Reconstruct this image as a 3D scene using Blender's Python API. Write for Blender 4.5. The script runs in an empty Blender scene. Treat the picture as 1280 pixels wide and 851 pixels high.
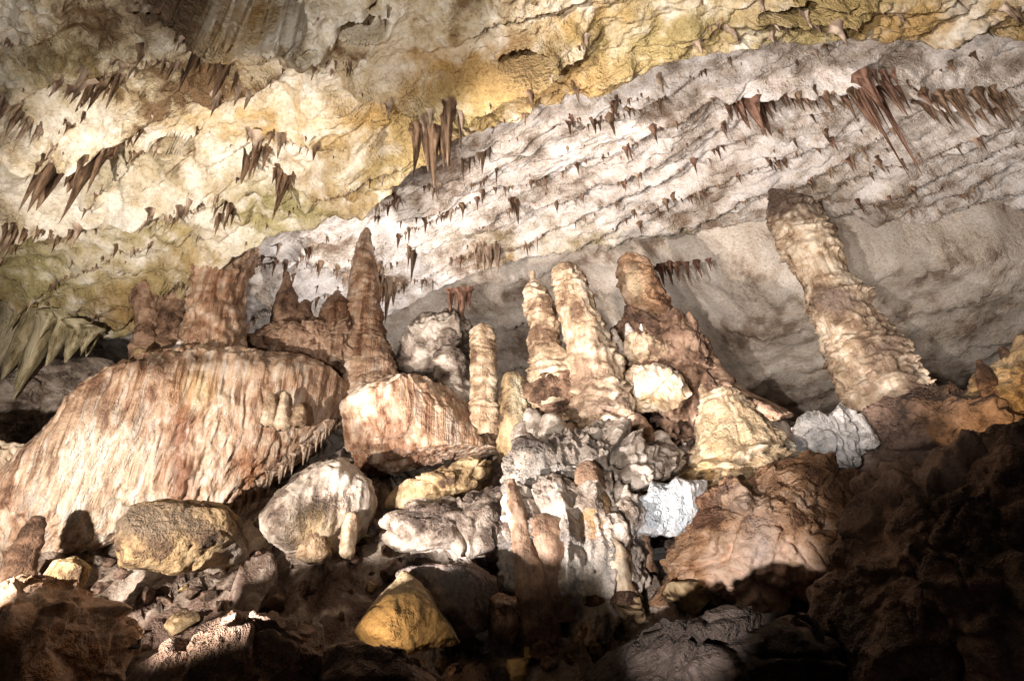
import bpy, math, random
import numpy as np
from mathutils import Matrix, Vector

# ------------------------------------------------------------------ camera, world, exposure
scene = bpy.context.scene
col = scene.collection
PITCH, ROLL, F = math.radians(31.0), math.radians(-3.4), 700.0        # F: focal length in pixels of the 1280 px wide photograph
CAM = np.array([0.0, 0.0, 1.6])
_f = np.array([0, math.cos(PITCH), math.sin(PITCH)])
_u0 = np.array([0, -math.sin(PITCH), math.cos(PITCH)])
_r0 = np.array([1.0, 0, 0])
_r = _r0*math.cos(ROLL) + _u0*math.sin(ROLL)
_u = -_r0*math.sin(ROLL) + _u0*math.cos(ROLL)
cd = bpy.data.cameras.new('camera')
cam = bpy.data.objects.new('camera', cd)
col.objects.link(cam)
cd.sensor_width = 36.0
cd.lens = 36.0*F/1280.0
cd.clip_end = 500
cam.matrix_world = Matrix(((_r[0], _u[0], -_f[0], CAM[0]), (_r[1], _u[1], -_f[1], CAM[1]),
                           (_r[2], _u[2], -_f[2], CAM[2]), (0, 0, 0, 1)))
scene.camera = cam
world = bpy.data.worlds.new('World')
scene.world = world
world.use_nodes = True
bg = world.node_tree.nodes['Background']
bg.inputs[0].default_value = (0.80, 0.74, 0.72, 1)      # underground: only the faint stray light of the show cave
bg.inputs[1].default_value = 0.028
scene.view_settings.view_transform = 'Standard'
scene.view_settings.look = 'None'
scene.view_settings.gamma = 1
scene.view_settings.exposure = 0.2
scene.cycles.use_denoising = True
scene.cycles.use_adaptive_sampling = True
scene.cycles.adaptive_threshold = .03
scene.cycles.max_bounces = 4
scene.cycles.diffuse_bounces = 3
scene.cycles.glossy_bounces = 2


def ray(px, py):
    px = np.asarray(px, float); py = np.asarray(py, float)
    return _f + _r*((px[..., None]-640)/F) - _u*((py[..., None]-425.5)/F)

def P(px, py, Y):                       # the point at forward distance Y seen at a pixel
    d = ray(px, py)
    return CAM + d*(np.asarray(Y, float)/d[..., 1])[..., None]

def PZ(px, py, z):                      # the point at height z seen at a pixel
    d = ray(px, py)
    return CAM + d*((np.asarray(z, float)-CAM[2])/d[..., 2])[..., None]

def project(p):
    q = np.asarray(p, float)-CAM
    w = q@_f
    return 640+F*(q@_r)/w, 425.5-F*(q@_u)/w, w

# ------------------------------------------------------------------ lamps of the show cave, with unseen fill lamps added (each sits in its own fixture, built further down)
LAMPS = []
def lamp(name, loc, target, power, color, cone=120, radius=0.06, blend=0.6):
    ld = bpy.data.lights.new(name, 'SPOT')
    ld.energy = power; ld.color = color; ld.spot_size = math.radians(cone); ld.spot_blend = blend
    ld.shadow_soft_size = radius
    o = bpy.data.objects.new(name, ld)
    col.objects.link(o)
    o.location = loc
    d = Vector(target)-Vector(loc)
    o.rotation_euler = d.to_track_quat('-Z', 'Y').to_euler()
    LAMPS.append((loc, d.normalized(), color))
    return o

WHITE, WARM, GOLD, COOL = (1.0, .93, .88), (1.0, .82, .60), (1.0, .68, .34), (.80, .88, 1.0)
lamp('floodlight_key', (-4.2, 2.8, 1.5), (3.2, 11, 9.3), 4800, WHITE, 55, .08, .25)
lamp('floodlight_left', (-6.0, 3.0, 2.2), (-4.6, 11, 8.2), 3600, (1, .91, .81), 84, .08, .4)
lamp('floodlight_roof', P(600, 690, 7.3), (-1.5, 4.5, 10.0), 280, (1, .91, .80), 128, .10, .4)
lamp('fill_light_path', (-1.5, -1.0, 0.9), (0.2, 4.5, 9.6), 2300, (1, .94, .87), 95, .10, .6)  # added fill behind the viewer for the front roof
lamp('fill_light_span', (-3.0, -1.0, 2.6), (7.6, 11.5, 11.6), 5200, (1, .93, .88), 46, .08, .4)  # added fill for the wall behind the giant stalagmite
lamp('fill_light_vault', P(955, 560, 9.6), (4.4, 10.4, 13.0), 250, (1, .94, .90), 160, .08, .4)  # added to brighten the middle roof
lamp('fill_light_wall', P(1360, 560, 9.4), (11.0, 13.0, 11.0), 520, (1, .92, .84), 130, .08, .5)  # added out of frame to brighten the right wall
lamp('fill_light_mid', (-0.6, 2.0, 1.0), P(885, 655, 7.4), 1500, WHITE, 26, .06, .5)  # added extra light for the rust red boulder
lamp('floodlight_ridge', (-4.0, 12.9, 8.4), (-3.4, 15.4, 12.6), 850, (1, .95, .92), 150, .08, .5)
lamp('floodlight_gold', P(452, 806, 5.5), P(510, 760, 6.2), 13, GOLD, 110, .05, .6)
lamp('floodlight_low', P(170, 800, 6.0), P(200, 770, 6.6), 7, GOLD, 120, .05, .6)
lamp('floodlight_right', P(1246, 540, 7.2), P(1262, 470, 7.9), 60, GOLD, 130, .05, .6)
lamp('floodlight_cool', P(826, 684, 6.8), P(832, 630, 7.3), 2.5, (.60, .78, 1.0), 110, .05, .6)
lamp('floodlight_dome', P(1030, 580, 7.4), P(1035, 530, 8.2), 14, COOL, 120, .05, .6)
lamp('floodlight_ledge', P(770, 530, 8.7), P(805, 450, 10.0), 38, WHITE, 120, .05, .6)

# ------------------------------------------------------------------ noise
_rng = np.random.default_rng(7)
_perm = np.concatenate([_rng.permutation(256)]*3).astype(np.int64)
_grad = _rng.normal(size=(256, 3)); _grad /= np.linalg.norm(_grad, axis=1)[:, None]
_grad = _grad.astype(np.float32)

def perlin(p):
    p = np.asarray(p, np.float32)
    i = np.floor(p).astype(np.int64)
    f = (p-i).astype(np.float32)
    i &= 255
    w = f*f*f*(f*(f*6-15)+10)
    out = 0
    for dx in (0, 1):
        wx = w[..., 0] if dx else 1-w[..., 0]
        a = _perm[i[..., 0]+dx]
        for dy in (0, 1):
            wy = w[..., 1] if dy else 1-w[..., 1]
            b = _perm[a+i[..., 1]+dy]
            for dz in (0, 1):
                wz = w[..., 2] if dz else 1-w[..., 2]
                g = _grad[_perm[b+i[..., 2]+dz]]
                dot = g[..., 0]*(f[..., 0]-dx)+g[..., 1]*(f[..., 1]-dy)+g[..., 2]*(f[..., 2]-dz)
                out = out + wx*wy*wz*dot
    return out*1.5

def fbm(p, octaves=5, gain=.5, ridged=False):
    p = np.asarray(p, np.float32)
    s, a, t = 0, 1.0, 0
    for k in range(octaves):
        n = perlin(p*(2.03**k)+k*17.3)
        if ridged:
            n = 1-2*np.abs(n)*1.3
        s = s+a*n; t += a; a *= gain
    return s/t

def worley(p):
    """distance to the nearest feature point (0..~1): lumps when subtracted"""
    p = np.asarray(p, np.float32)
    i = np.floor(p).astype(np.int64)
    best = np.full(p.shape[:-1], 9.0, np.float32)
    for dx in (-1, 0, 1):
        for dy in (-1, 0, 1):
            for dz in (-1, 0, 1):
                c = i+np.array([dx, dy, dz])
                h = _perm[_perm[_perm[c[..., 0] & 255]+(c[..., 1] & 255)]+(c[..., 2] & 255)]
                q = c+0.5+0.42*_grad[h]*1.4
                d = ((p-q)**2).sum(-1)
                best = np.minimum(best, d)
    return np.sqrt(best)

def plates(p):
    """broken plates: a random level per cell (-.5..+.5) with a groove (0..1) along the joints"""
    p = np.asarray(p, np.float32)
    i = np.floor(p).astype(np.int64)
    d1 = np.full(p.shape[:-1], 9.0, np.float32); d2 = d1.copy(); r1 = np.zeros_like(d1); t1 = np.zeros(p.shape, np.float32)
    for dx in (-1, 0, 1):
        for dy in (-1, 0, 1):
            for dz in (-1, 0, 1):
                c = i+np.array([dx, dy, dz])
                h = _perm[_perm[_perm[c[..., 0] & 255]+(c[..., 1] & 255)]+(c[..., 2] & 255)]
                off = p-(c+0.5+0.6*_grad[h])
                d = (off**2).sum(-1)
                near = d < d1
                d2 = np.where(near, d1, np.minimum(d2, d))
                d1 = np.where(near, d, d1); r1 = np.where(near, h/255.0-.5, r1)
                t1 = np.where(near[..., None], off*_grad[(h*7+3) % 256], t1)
    e = np.sqrt(d2)-np.sqrt(d1)
    return (r1*.7+t1.sum(-1)*.9)*smooth(0, .10, e), 1-smooth(0, .09, e)

def smooth(a, b, x):
    t = np.clip((x-a)/(b-a), 0, 1)
    return t*t*(3-2*t)

# ------------------------------------------------------------------ mesh helpers
_mc = [0]
def make_mesh(name, v, f, mat, tint=None, smooth_shade=True):
    _mc[0] += 1; vseed = (_mc[0]*7.13) % 97
    v = np.ascontiguousarray(v, np.float32).reshape(-1, 3)
    f = np.ascontiguousarray(f, np.int32)
    k = f.shape[1]
    me = bpy.data.meshes.new(name)
    me.vertices.add(len(v)); me.vertices.foreach_set('co', v.ravel())
    me.loops.add(f.size); me.loops.foreach_set('vertex_index', f.ravel())
    me.polygons.add(len(f))
    me.polygons.foreach_set('loop_start', np.arange(0, f.size, k, dtype=np.int32))
    me.polygons.foreach_set('loop_total', np.full(len(f), k, np.int32))
    me.polygons.foreach_set('use_smooth', np.full(len(f), smooth_shade, bool))
    at = me.attributes.new('tint', 'FLOAT_COLOR', 'POINT')
    if tint is None:
        tint = np.zeros((len(v), 4), np.float32)
    at.data.foreach_set('color', np.ascontiguousarray(tint, np.float32).ravel())
    sc = MSCALE.get(mat.name, 1.0)
    val = .5+.44*fbm(v*(.6*sc)+vseed, 4, .6)+.36*fbm(v*(2.4*sc)+vseed+31, 4, .68)
    a2 = me.attributes.new('val', 'FLOAT', 'POINT')
    a2.data.foreach_set('value', np.ascontiguousarray(val, np.float32))
    me.update(calc_edges=True)
    me.materials.append(mat)
    return me

def add_obj(name, v, f, mat, parent=None, tint=None, base=None, **props):
    v = np.asarray(v, float).reshape(-1, 3)
    if base is None:
        base = np.array([v[:, 0].mean(), v[:, 1].mean(), v[:, 2].min()]) if parent is None else np.zeros(3)
    me = make_mesh(name, v-base, f, mat, tint)
    o = bpy.data.objects.new(name, me)
    col.objects.link(o)
    o.location = base
    if parent is not None:
        o.parent = parent
    for k, x in props.items():
        o[k] = x
    return o

def empty(name, loc, **props):
    o = bpy.data.objects.new(name, None)
    col.objects.link(o); o.location = loc; o.empty_display_size = .1
    for k, x in props.items():
        o[k] = x
    return o

def grid_faces(nr, nc, wrap=False):
    r = np.arange(nr-1)[:, None]; c = np.arange(nc if wrap else nc-1)[None, :]
    c2 = (c+1) % nc
    a = r*nc+c; b = r*nc+c2
    return np.stack([a, b, b+nc, a+nc], -1).reshape(-1, 4)

# ------------------------------------------------------------------ materials
def ramp(nt, stops):
    n = nt.nodes.new('ShaderNodeValToRGB')
    e = n.color_ramp.elements
    e[0].position, e[0].color = stops[0][0], (*stops[0][1], 1)
    e[1].position, e[1].color = stops[1][0], (*stops[1][1], 1)
    for p, c in stops[2:]:
        k = e.new(p); k.color = (*c, 1)
    return n

MSCALE = {}
def rock(name, pale, mid, dark, scale=1.0, bump=1.0, streak=0.0, rough=.72, speck=.5, bias=0.0, spec=.3, grain=1.0):
    """Stone. The large blotches come from the mesh attribute 'val', regional stains from 'tint'; grain, specks and cracks are made here."""
    m = bpy.data.materials.new(name); m.use_nodes = True
    MSCALE[name] = scale
    nt = m.node_tree; N = nt.nodes; L = nt.links
    b = N['Principled BSDF']
    tc = N.new('ShaderNodeTexCoord')
    P0 = tc.outputs['Object']
    def noise(sc, det, ro=.6, vec=P0, dist=0.0):
        n = N.new('ShaderNodeTexNoise'); n.inputs['Scale'].default_value = sc
        n.inputs['Detail'].default_value = det; n.inputs['Roughness'].default_value = ro
        n.inputs['Distortion'].default_value = dist
        L.new(vec, n.inputs['Vector']); return n.outputs['Fac']
    def math_(op, a, c, clamp=False, third=None):
        n = N.new('ShaderNodeMath'); n.operation = op; n.use_clamp = clamp
        for k, x in ((0, a), (1, c), (2, third)):
            if x is None: continue
            if isinstance(x, (int, float)): n.inputs[k].default_value = x
            else: L.new(x, n.inputs[k])
        return n.outputs[0]
    def mix(fac, a, c, kind='MIX'):
        n = N.new('ShaderNodeMix'); n.data_type = 'RGBA'; n.blend_type = kind
        if isinstance(fac, (int, float)): n.inputs[0].default_value = fac
        else: L.new(fac, n.inputs[0])
        for k, x in ((6, a), (7, c)):
            if isinstance(x, tuple): n.inputs[k].default_value = (*x, 1)
            else: L.new(x, n.inputs[k])
        return n.outputs[2]
    av = N.new('ShaderNodeAttribute'); av.attribute_name = 'val'
    h1 = noise(4.2*scale, 5, .68)
    fine = noise(19*scale, 3, .7)
    v = math_('ADD', av.outputs['Fac'], math_('MULTIPLY_ADD', h1, .55, third=bias-.275))
    r = ramp(nt, [(.34, pale), (.68, dark), (.45, tuple(.5*(a+c) for a, c in zip(pale, mid))), (.55, mid)])
    L.new(v, r.inputs[0])
    c = r.outputs[0]
    at = N.new('ShaderNodeAttribute'); at.attribute_name = 'tint'
    tf = math_('MULTIPLY', at.outputs['Alpha'], math_('MULTIPLY_ADD', v, 2.4, third=-.45), True)
    c = mix(tf, c, at.outputs['Color'])
    if streak:
        mp = N.new('ShaderNodeMapping'); mp.inputs['Scale'].default_value = (5*scale, 5*scale, .20*scale)
        L.new(P0, mp.inputs['Vector'])
        st = noise(1.7, 5, .64, mp.outputs[0], .15)
        rs = ramp(nt, [(.40, (1, 1, 1)), (.66, (.32, .19, .13)), (.52, (.84, .68, .54))])
        L.new(st, rs.inputs[0])
        c = mix(streak, c, rs.outputs[0], 'MULTIPLY')
    rf = ramp(nt, [(.32, (.42, .34, .28)), (.52, (1, 1, 1))])      # mineral specks
    L.new(fine, rf.inputs[0])
    c = mix(speck, c, rf.outputs[0], 'MULTIPLY')
    rc = ramp(nt, [(.0, (.16, .11, .08)), (.016, (1, 1, 1))])      # hairline cracks
    L.new(math_('ABSOLUTE', math_('SUBTRACT', h1, .47), 0), rc.inputs[0])
    c = mix(.28, c, rc.outputs[0], 'MULTIPLY')
    L.new(c, b.inputs['Base Color'])
    rr = N.new('ShaderNodeMapRange'); L.new(fine, rr.inputs[0])
    rr.inputs[3].default_value = rough-.25; rr.inputs[4].default_value = rough+.25
    L.new(rr.outputs[0], b.inputs['Roughness'])
    b.inputs['Specular IOR Level'].default_value = spec
    h = math_('ADD', math_('MULTIPLY', math_('ABSOLUTE', math_('SUBTRACT', h1, .5), 0), 1.9*grain), math_('MULTIPLY', fine, .34*grain))
    if streak:
        h = math_('ADD', h, math_('MULTIPLY', st, 1.3*streak))
    bp = N.new('ShaderNodeBump'); bp.inputs['Strength'].default_value = 1.0
    bp.inputs['Distance'].default_value = .16*bump
    bs = N.new('ShaderNodeMapRange'); L.new(av.outputs['Fac'], bs.inputs[0])
    bs.inputs[1].default_value = .36; bs.inputs[2].default_value = .62; bs.inputs[3].default_value = .25; bs.inputs[4].default_value = 1.0
    L.new(bs.outputs[0], bp.inputs['Strength'])
    L.new(h, bp.inputs['Height'])
    L.new(bp.outputs[0], b.inputs['Normal'])
    return m

M = {}
M['ceiling'] = rock('ceiling_limestone', (.80, .74, .64), (.58, .47, .31), (.20, .12, .06), .75, .85, rough=.75, bias=-.01)
M['white'] = rock('white_limestone', (.84, .78, .74), (.70, .59, .50), (.36, .25, .18), 1.0, 1.1, rough=.82, bias=-.035)
M['grey'] = rock('grey_limestone', (.80, .71, .62), (.64, .53, .43), (.32, .23, .17), .7, .8, rough=.8, grain=.6, bias=-.03)
M['flow'] = rock('flowstone', (.78, .69, .60), (.56, .41, .31), (.26, .14, .085), .9, .9, .95, rough=.44, speck=.25, grain=.45, spec=.5)
M['cream'] = rock('cream_calcite', (.76, .66, .52), (.56, .41, .27), (.26, .16, .10), 1.4, .8, .45, rough=.42, speck=.35, grain=.7, spec=.5)
M['brown'] = rock('brown_calcite', (.46, .32, .23), (.27, .165, .11), (.11, .065, .045), 1.3, .9, .45, rough=.6)
M['red'] = rock('rust_rock', (.66, .47, .35), (.50, .28, .15), (.20, .095, .055), 1.1, 1.2, rough=.75, speck=.4)
M['knob'] = rock('knobbly_calcite', (.64, .57, .50), (.33, .26, .21), (.14, .10, .08), 1.2, 1.3, .25, rough=.42, bias=.04, spec=.5)
M['ochre'] = rock('ochre_rock', (.58, .44, .27), (.40, .27, .14), (.15, .09, .055), 1.2, 1.0, rough=.65, bias=.05)
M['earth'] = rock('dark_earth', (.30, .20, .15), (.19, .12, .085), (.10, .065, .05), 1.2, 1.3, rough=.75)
M['drip'] = rock('stalactite_stone', (.40, .28, .19), (.25, .16, .10), (.12, .07, .045), 1.6, .6, .5, rough=.6)
M['rustdrip'] = rock('rust_stalactite', (.44, .27, .20), (.29, .16, .11), (.14, .075, .05), 1.6, .6, .5, rough=.6)
M['greendrip'] = rock('mossy_curtain', (.70, .65, .48), (.52, .46, .27), (.24, .20, .10), 1.2, .8, .6, rough=.65)
M['paledrip'] = rock('pale_stalactite', (.78, .66, .54), (.58, .43, .32), (.30, .20, .14), 1.6, .6, .5, rough=.65)
mm = bpy.data.materials.new('black_metal'); mm.use_nodes = True
mm.node_tree.nodes['Principled BSDF'].inputs['Base Color'].default_value = (.02, .02, .02, 1)
mm.node_tree.nodes['Principled BSDF'].inputs['Roughness'].default_value = .5
M['metal'] = mm
mm = bpy.data.materials.new('lamp_glass'); mm.use_nodes = True
mm.node_tree.nodes['Principled BSDF'].inputs['Base Color'].default_value = (.8, .8, .78, 1)
mm.node_tree.nodes['Principled BSDF'].inputs['Roughness'].default_value = .15
M['glass'] = mm

# ------------------------------------------------------------------ the cave roof: three overlapping shelves, each next one higher and farther back
ZA, ZB = 9.6, 12.6
LIPA = np.array([(-420, 250), (-200, 320), (0, 372), (70, 398), (130, 420), (200, 395), (250, 345), (300, 318), (350, 295), (440, 265), (500, 226),
                 (560, 192), (640, 160), (720, 120), (850, 76), (1000, 52), (1280, 45), (1700, 60)], float)
LIPB = np.array([(-300, 430), (300, 430), (430, 420), (490, 390), (560, 350), (640, 318), (720, 302), (850, 290), (960, 264), (1060, 262), (1280, 288), (1700, 330)], float)
def line_y(pts, z):                    # a roof edge as a world curve y(x)
    xs = np.linspace(pts[0, 0], pts[-1, 0], 300)
    w = PZ(xs, np.interp(xs, pts[:, 0], pts[:, 1]), z)
    o = np.argsort(w[:, 0])
    return w[o, 0], w[o, 1]
lipAx, lipAy = line_y(LIPA, ZA)
lipBx, lipBy = line_y(LIPB, ZB)
# smaller ledges under the front shelf: beyond the line the roof steps up by h and sinks back again
def ledge(pts, z, h, fade, w=.10):
    p = np.array(pts, float)
    a, b = line_y(p, z)
    return a, b, h, fade, w
LEDGES_A = [ledge([(-150, 105), (0, 160), (60, 186), (110, 186), (170, 160), (230, 128), (300, 112), (360, 92)], ZA, .75, 1.6),
            ledge([(-80, 285), (0, 293), (120, 290), (250, 268), (330, 250)], ZA, .45, 1.2),
            ledge([(60, 118), (130, 92), (200, 72), (260, 88)], ZA, .35, .8),
            ledge([(290, 190), (330, 184), (385, 190), (420, 184)], ZA, .35, .9),
            ledge([(420, 105), (520, 128), (570, 140), (640, 105), (700, 66), (760, 45)], ZA, .65, .9),
            ledge([(820, 55), (950, 32), (1100, 18), (1300, 12)], ZA, .3, .7)]
LEDGES_B = [ledge([(880, 118), (920, 116), (1000, 108), (1070, 96), (1130, 98), (1160, 122), (1220, 118), (1280, 118), (1400, 130)], ZB, .7, 1.4),
            ledge([(250, 322), (330, 320), (400, 323), (490, 327)], ZB, .5, 1.2),
            ledge([(690, 150), (760, 140), (860, 105)], ZB, .3, .8)]
def apply_ledges(x, y, L):
    z = 0
    for a, b, h, fade, w in L:
        yl = np.interp(x, a, b)
        m = smooth(a[0], a[0]+.5, x)*(1-smooth(a[-1]-.5, a[-1], x))
        s = y-yl+.10*perlin(np.stack([x*2.2, y*.8, 0*x+3], -1))
        z = z+m*h*(smooth(-w, w, s)*np.exp(-np.maximum(s, 0)/fade)-.75*np.exp(-(s/.38)**2))
    return z
def xyz(x, y, z): return np.stack([x, y, z], -1)

def strata(x, y):                      # along and across the bedding of the roof
    return xyz(x*.88-.48*y, y*.88+.48*x, 0*x)
def terraces(x, y, period, seed):
    s = (y*.9+.45*x+.9*fbm(xyz(x*.35, y*.35, 0*x+seed), 3))/period
    return s-np.floor(s)
HOLES = [(PZ(c[0], c[1], ZA), PZ(c[0]+c[2], c[1], ZA), PZ(c[0], c[1]+c[3], ZA), d) for c, d in (((290, -10, 92, 66), 2.6), ((655, 60, 30, 14), .7), ((205, 205, 26, 10), .35), ((1010, 8, 60, 10), .5), ((455, 30, 30, 16), .4))]
def hole(x, y):                        # the dark hollows in the front roof
    q = xyz(x, y, 0*x); z = 0
    for h0, h1, h2, d in HOLES:
        r = np.hypot((x-h0[0])/(h1[0]-h0[0]), (y-h0[1])/(h2[1]-h0[1]))+.7*fbm(q*1.9+33, 4, .6)
        z = z+d*smooth(1.05, .80, r)-min(.30, .3*d)*np.exp(-((r-1.14)/.14)**2)
    return z
def zA(x, y):
    q = xyz(x, y, 0*x)
    sq = strata(x, y)
    z = ZA+.42*fbm(q*.32+5, 4)+.20*fbm(q*np.array([.9, 1.4, 1])+9, 4, .55, True)-.10
    z = z+apply_ledges(x, y, LEDGES_A)
    t = terraces(x, y, 1.1, 4.)
    z = z-.20*(t**3)*(.55+1.2*perlin(q*.5+2))
    z = z+.09*fbm(sq*np.array([.9, 2.4, 1])+71, 4, .6, True)+.07*fbm(q*4.1, 4, .65, True)-.06+.04*(worley(q*1.7+.4*fbm(q*1.3, 3)[..., None])-.5)
    pl, gr = plates(sq*np.array([.5, 1.3, 1])+.30*fbm(q*1.2+3, 3)[..., None]+2.2)
    pl2, gr2 = plates(q*np.array([2.3, 3.1, 1])+.3*fbm(q*3, 3)[..., None]+6.2)
    z = z+.17*pl+.10*gr+.04*pl2+.02*gr2
    z = z+hole(x, y)
    s = np.interp(x, lipAx, lipAy)-y+.14*perlin(q*.9+7)+.05*perlin(q*3.3)      # >0 in front of the edge
    z = z-.16*np.exp(-(s/.55)**2)
    z = z+3.4*smooth(.02, -.55, s)
    return z
def zB(x, y):
    q = xyz(x, y, 0*x)
    sq = strata(x, y)
    z = ZB+.45*fbm(q*.30+25, 4)+.16*fbm(q*np.array([.8, 1.5, 1])+29, 4, .55, True)-.08
    z = z+apply_ledges(x, y, LEDGES_B)
    t = terraces(x, y, .95, 14.)
    z = z-.24*(t**4)*(.75+.7*perlin(q*.7+12))
    z = z+.10*fbm(sq*np.array([.6, 3.0, 1])+81, 4, .6, True)+.06*fbm(q*4.3, 4, .65, True)-.06
    pl, gr = plates(sq*np.array([.28, 1.7, 1])+.22*fbm(q*1.0+3, 3)[..., None]+22.2)
    pl2, gr2 = plates(sq*np.array([1.0, 3.8, 1])+.25*fbm(q*2.5, 3)[..., None]+26.2)
    z = z+.16*pl+.06*gr+.08*pl2+.03*gr2
    s = np.interp(x, lipBx, lipBy)-y+.2*perlin(q*1.0+17)+.08*perlin(q*3.1)
    z = z-.14*np.exp(-(s/.5)**2)
    z = z+3.2*smooth(.02, -.6, s)
    return z
def zC(x, y):
    q = xyz(x, y, 0*x)
    z = 15.6-.30*(y-12)-4.4*smooth(2.5, 8.0, x)*smooth(11.5, 12.9, y+.3*perlin(q*.6))
    z = z+.60*fbm(q*.25+45, 4)+.10*fbm(q*.8+49, 4, .5, True)
    t = terraces(x, y, 1.9, 24.)
    z = z-.34*(t**6)*(.5+1.2*perlin(q*.5+32))
    pl, gr = plates(strata(x, y)*np.array([.3, 1.2, 1])+.30*fbm(q*1.0+3, 3)[..., None]+42.2)
    return z+.035*fbm(q*2.6, 4, .6, True)+.10*pl+.06*gr

def tint_map(x, y, px, py, spots):
    t = np.zeros(x.shape+(4,), np.float32)
    for sx, sy, rx, ry, c, a in spots:
        d = ((px-sx)/rx)**2+((py-sy)/ry)**2
        w = a*np.exp(-d)
        k = w/(w+t[..., 3]+1e-6)
        t[..., :3] = t[..., :3]*(1-k[..., None])+np.array(c, np.float32)*k[..., None]
        t[..., 3] = np.maximum(t[..., 3], w)
    return t

GREEN, OCHRE, OLIVE, BRN, PALE, LILAC = (.33, .33, .17), (.58, .36, .13), (.48, .39, .18), (.22, .13, .07), (.78, .74, .68), (.62, .55, .52)
# front shelf
nr, nc = 330, 560
pxs = np.linspace(-330, 1610, nc)
lip_py = np.interp(pxs, LIPA[:, 0], LIPA[:, 1])
t = np.linspace(0, 1, nr)[:, None]
py = -260+(lip_py[None, :]+30+260)*t
px = np.broadcast_to(pxs, py.shape)
w = PZ(px, py, ZA)
x, y = w[..., 0], w[..., 1]
x = x+.05*perlin(xyz(x*2, y*2, 0*x+1)); y = y+.05*perlin(xyz(x*2, y*2, 0*x+11))
z = zA(x, y)
tint = tint_map(x, y, px, py, [(600, 150, 70, 30, GREEN, .9), (480, 205, 60, 30, GREEN, .8), (300, 300, 120, 30, OLIVE, .9), (120, 340, 140, 30, OLIVE, .6),
                              (610, 95, 120, 42, (.50, .30, .11), 1.5), (470, 160, 140, 25, OCHRE, 1.2), (300, 55, 40, 30, OCHRE, .9), (1100, 5, 300, 45, OCHRE, .8), (820, 50, 120, 25, OLIVE, .9),
                              (60, 95, 90, 40, OLIVE, .6), (330, 175, 150, 25, (.52, .37, .17), 1.3), (650, 62, 36, 24, BRN, 2), (60, 230, 120, 30, (.50, .44, .30), 1.0), (200, 310, 120, 24, (.42, .36, .18), 1.3), (760, 30, 80, 25, OCHRE, 1.2), (270, 5, 95, 40, (.12, .075, .045), 2.6)])  # brown of the hollows is rock colour plus shade painted in
lipd = lip_py[None, :]-py
band = np.exp(-((lipd-25)/55)**2)*(1.25+.5*perlin(xyz(x*.7, y*.7, 0*x+8)))
mixc = smooth(-.2, .3, perlin(xyz(x*.35, y*.35, 0*x+18)))[..., None]
bc = np.array([.36, .31, .15])*mixc+np.array([.40, .26, .11])*(1-mixc)
kk = np.clip(band/(band+tint[..., 3]+1e-6), 0, 1)[..., None]
tint[..., :3] = tint[..., :3]*(1-kk)+bc*kk; tint[..., 3] = np.maximum(tint[..., 3], band)
ceilA = add_obj('ceiling_front', xyz(x, y, z), grid_faces(nr, nc), M['ceiling'], tint=tint.reshape(-1, 4), base=np.zeros(3), kind='structure')
# middle shelf
nr, nc = 230, 470
pxs = np.linspace(-330, 1610, nc)
a0 = np.interp(pxs, LIPA[:, 0], LIPA[:, 1])-110
b0 = np.interp(pxs, LIPB[:, 0], LIPB[:, 1])+16
a0 = np.minimum(a0, b0-60)
t = np.linspace(0, 1, nr)[:, None]
py = a0+(b0-a0)*t
px = np.broadcast_to(pxs, py.shape)
w = PZ(px, py, ZB)
x, y = w[..., 0], w[..., 1]
z = zB(x, y)
tint = tint_map(x, y, px, py, [(800, 300, 190, 16, OLIVE, .9), (650, 320, 60, 14, OCHRE, .7), (900, 200, 160, 30, (.74, .64, .58), .6), (1150, 130, 160, 60, (.74, .63, .54), .8),
                              (1000, 230, 120, 30, OCHRE, .3), (740, 290, 80, 18, (.55, .42, .25), .6)])
ceilB = add_obj('ceiling_middle', xyz(x, y, z), grid_faces(nr, nc), M['white'], tint=tint.reshape(-1, 4), base=np.zeros(3), kind='structure')
# back vault, sloping down to the floor behind the ridge
nr, nc = 200, 400
xs = np.linspace(-26, 24, nc); ys = np.linspace(8.5, 36, nr)
x, y = np.meshgrid(xs, ys)
z = zC(x, y)
ceilC = add_obj('ceiling_back', xyz(x, y, z), grid_faces(nr, nc), M['grey'], base=np.zeros(3), kind='structure')

# ------------------------------------------------------------------ the boulder slope
FY = [-4, 0, 2.5, 4, 5, 6, 8, 10, 12, 13.5, 16, 30, 40]
FZ = [-.3, 0, .1, .35, .65, 1.05, 2.35, 4.2, 6.0, 6.6, 7.0, 8.4, 9.4]
def zF(x, y):
    q = xyz(x, y, 0*x)
    z = np.interp(y, FY, FZ)
    z = z+.5*fbm(q*.35+60, 4)
    amp = .35+.65*smooth(4, 7, y)
    z = z+amp*(.62*(.55-worley(q*1.05+.35*fbm(q*1.5, 3)[..., None]))+.26*(.5-worley(q*2.6+.3*fbm(q*3, 2)[..., None]))+.10*(.5-worley(q*6.)))
    pl, gr = plates(q*1.5+.4*fbm(q*1.2, 3)[..., None]+50)
    z = z+.06*fbm(q*4, 4, .6, True)+.30*pl-.12*gr
    return z
nr, nc = 360, 460
us = np.linspace(-1.35, 1.35, nc); ys = np.concatenate([np.linspace(-3, 3.5, 30), np.linspace(3.55, 13.5, 280), np.linspace(13.6, 32, 50)])
x, y = np.meshgrid(us, ys)
x = x*(np.maximum(y, 1)+2.5)
z = zF(x, y)
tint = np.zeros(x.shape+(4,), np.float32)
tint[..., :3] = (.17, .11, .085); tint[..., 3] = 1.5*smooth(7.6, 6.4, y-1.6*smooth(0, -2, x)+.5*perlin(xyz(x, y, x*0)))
floor = add_obj('cave_floor', xyz(x, y, z), grid_faces(nr, nc), M['knob'], tint=tint.reshape(-1, 4), base=np.zeros(3), kind='structure')

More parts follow.
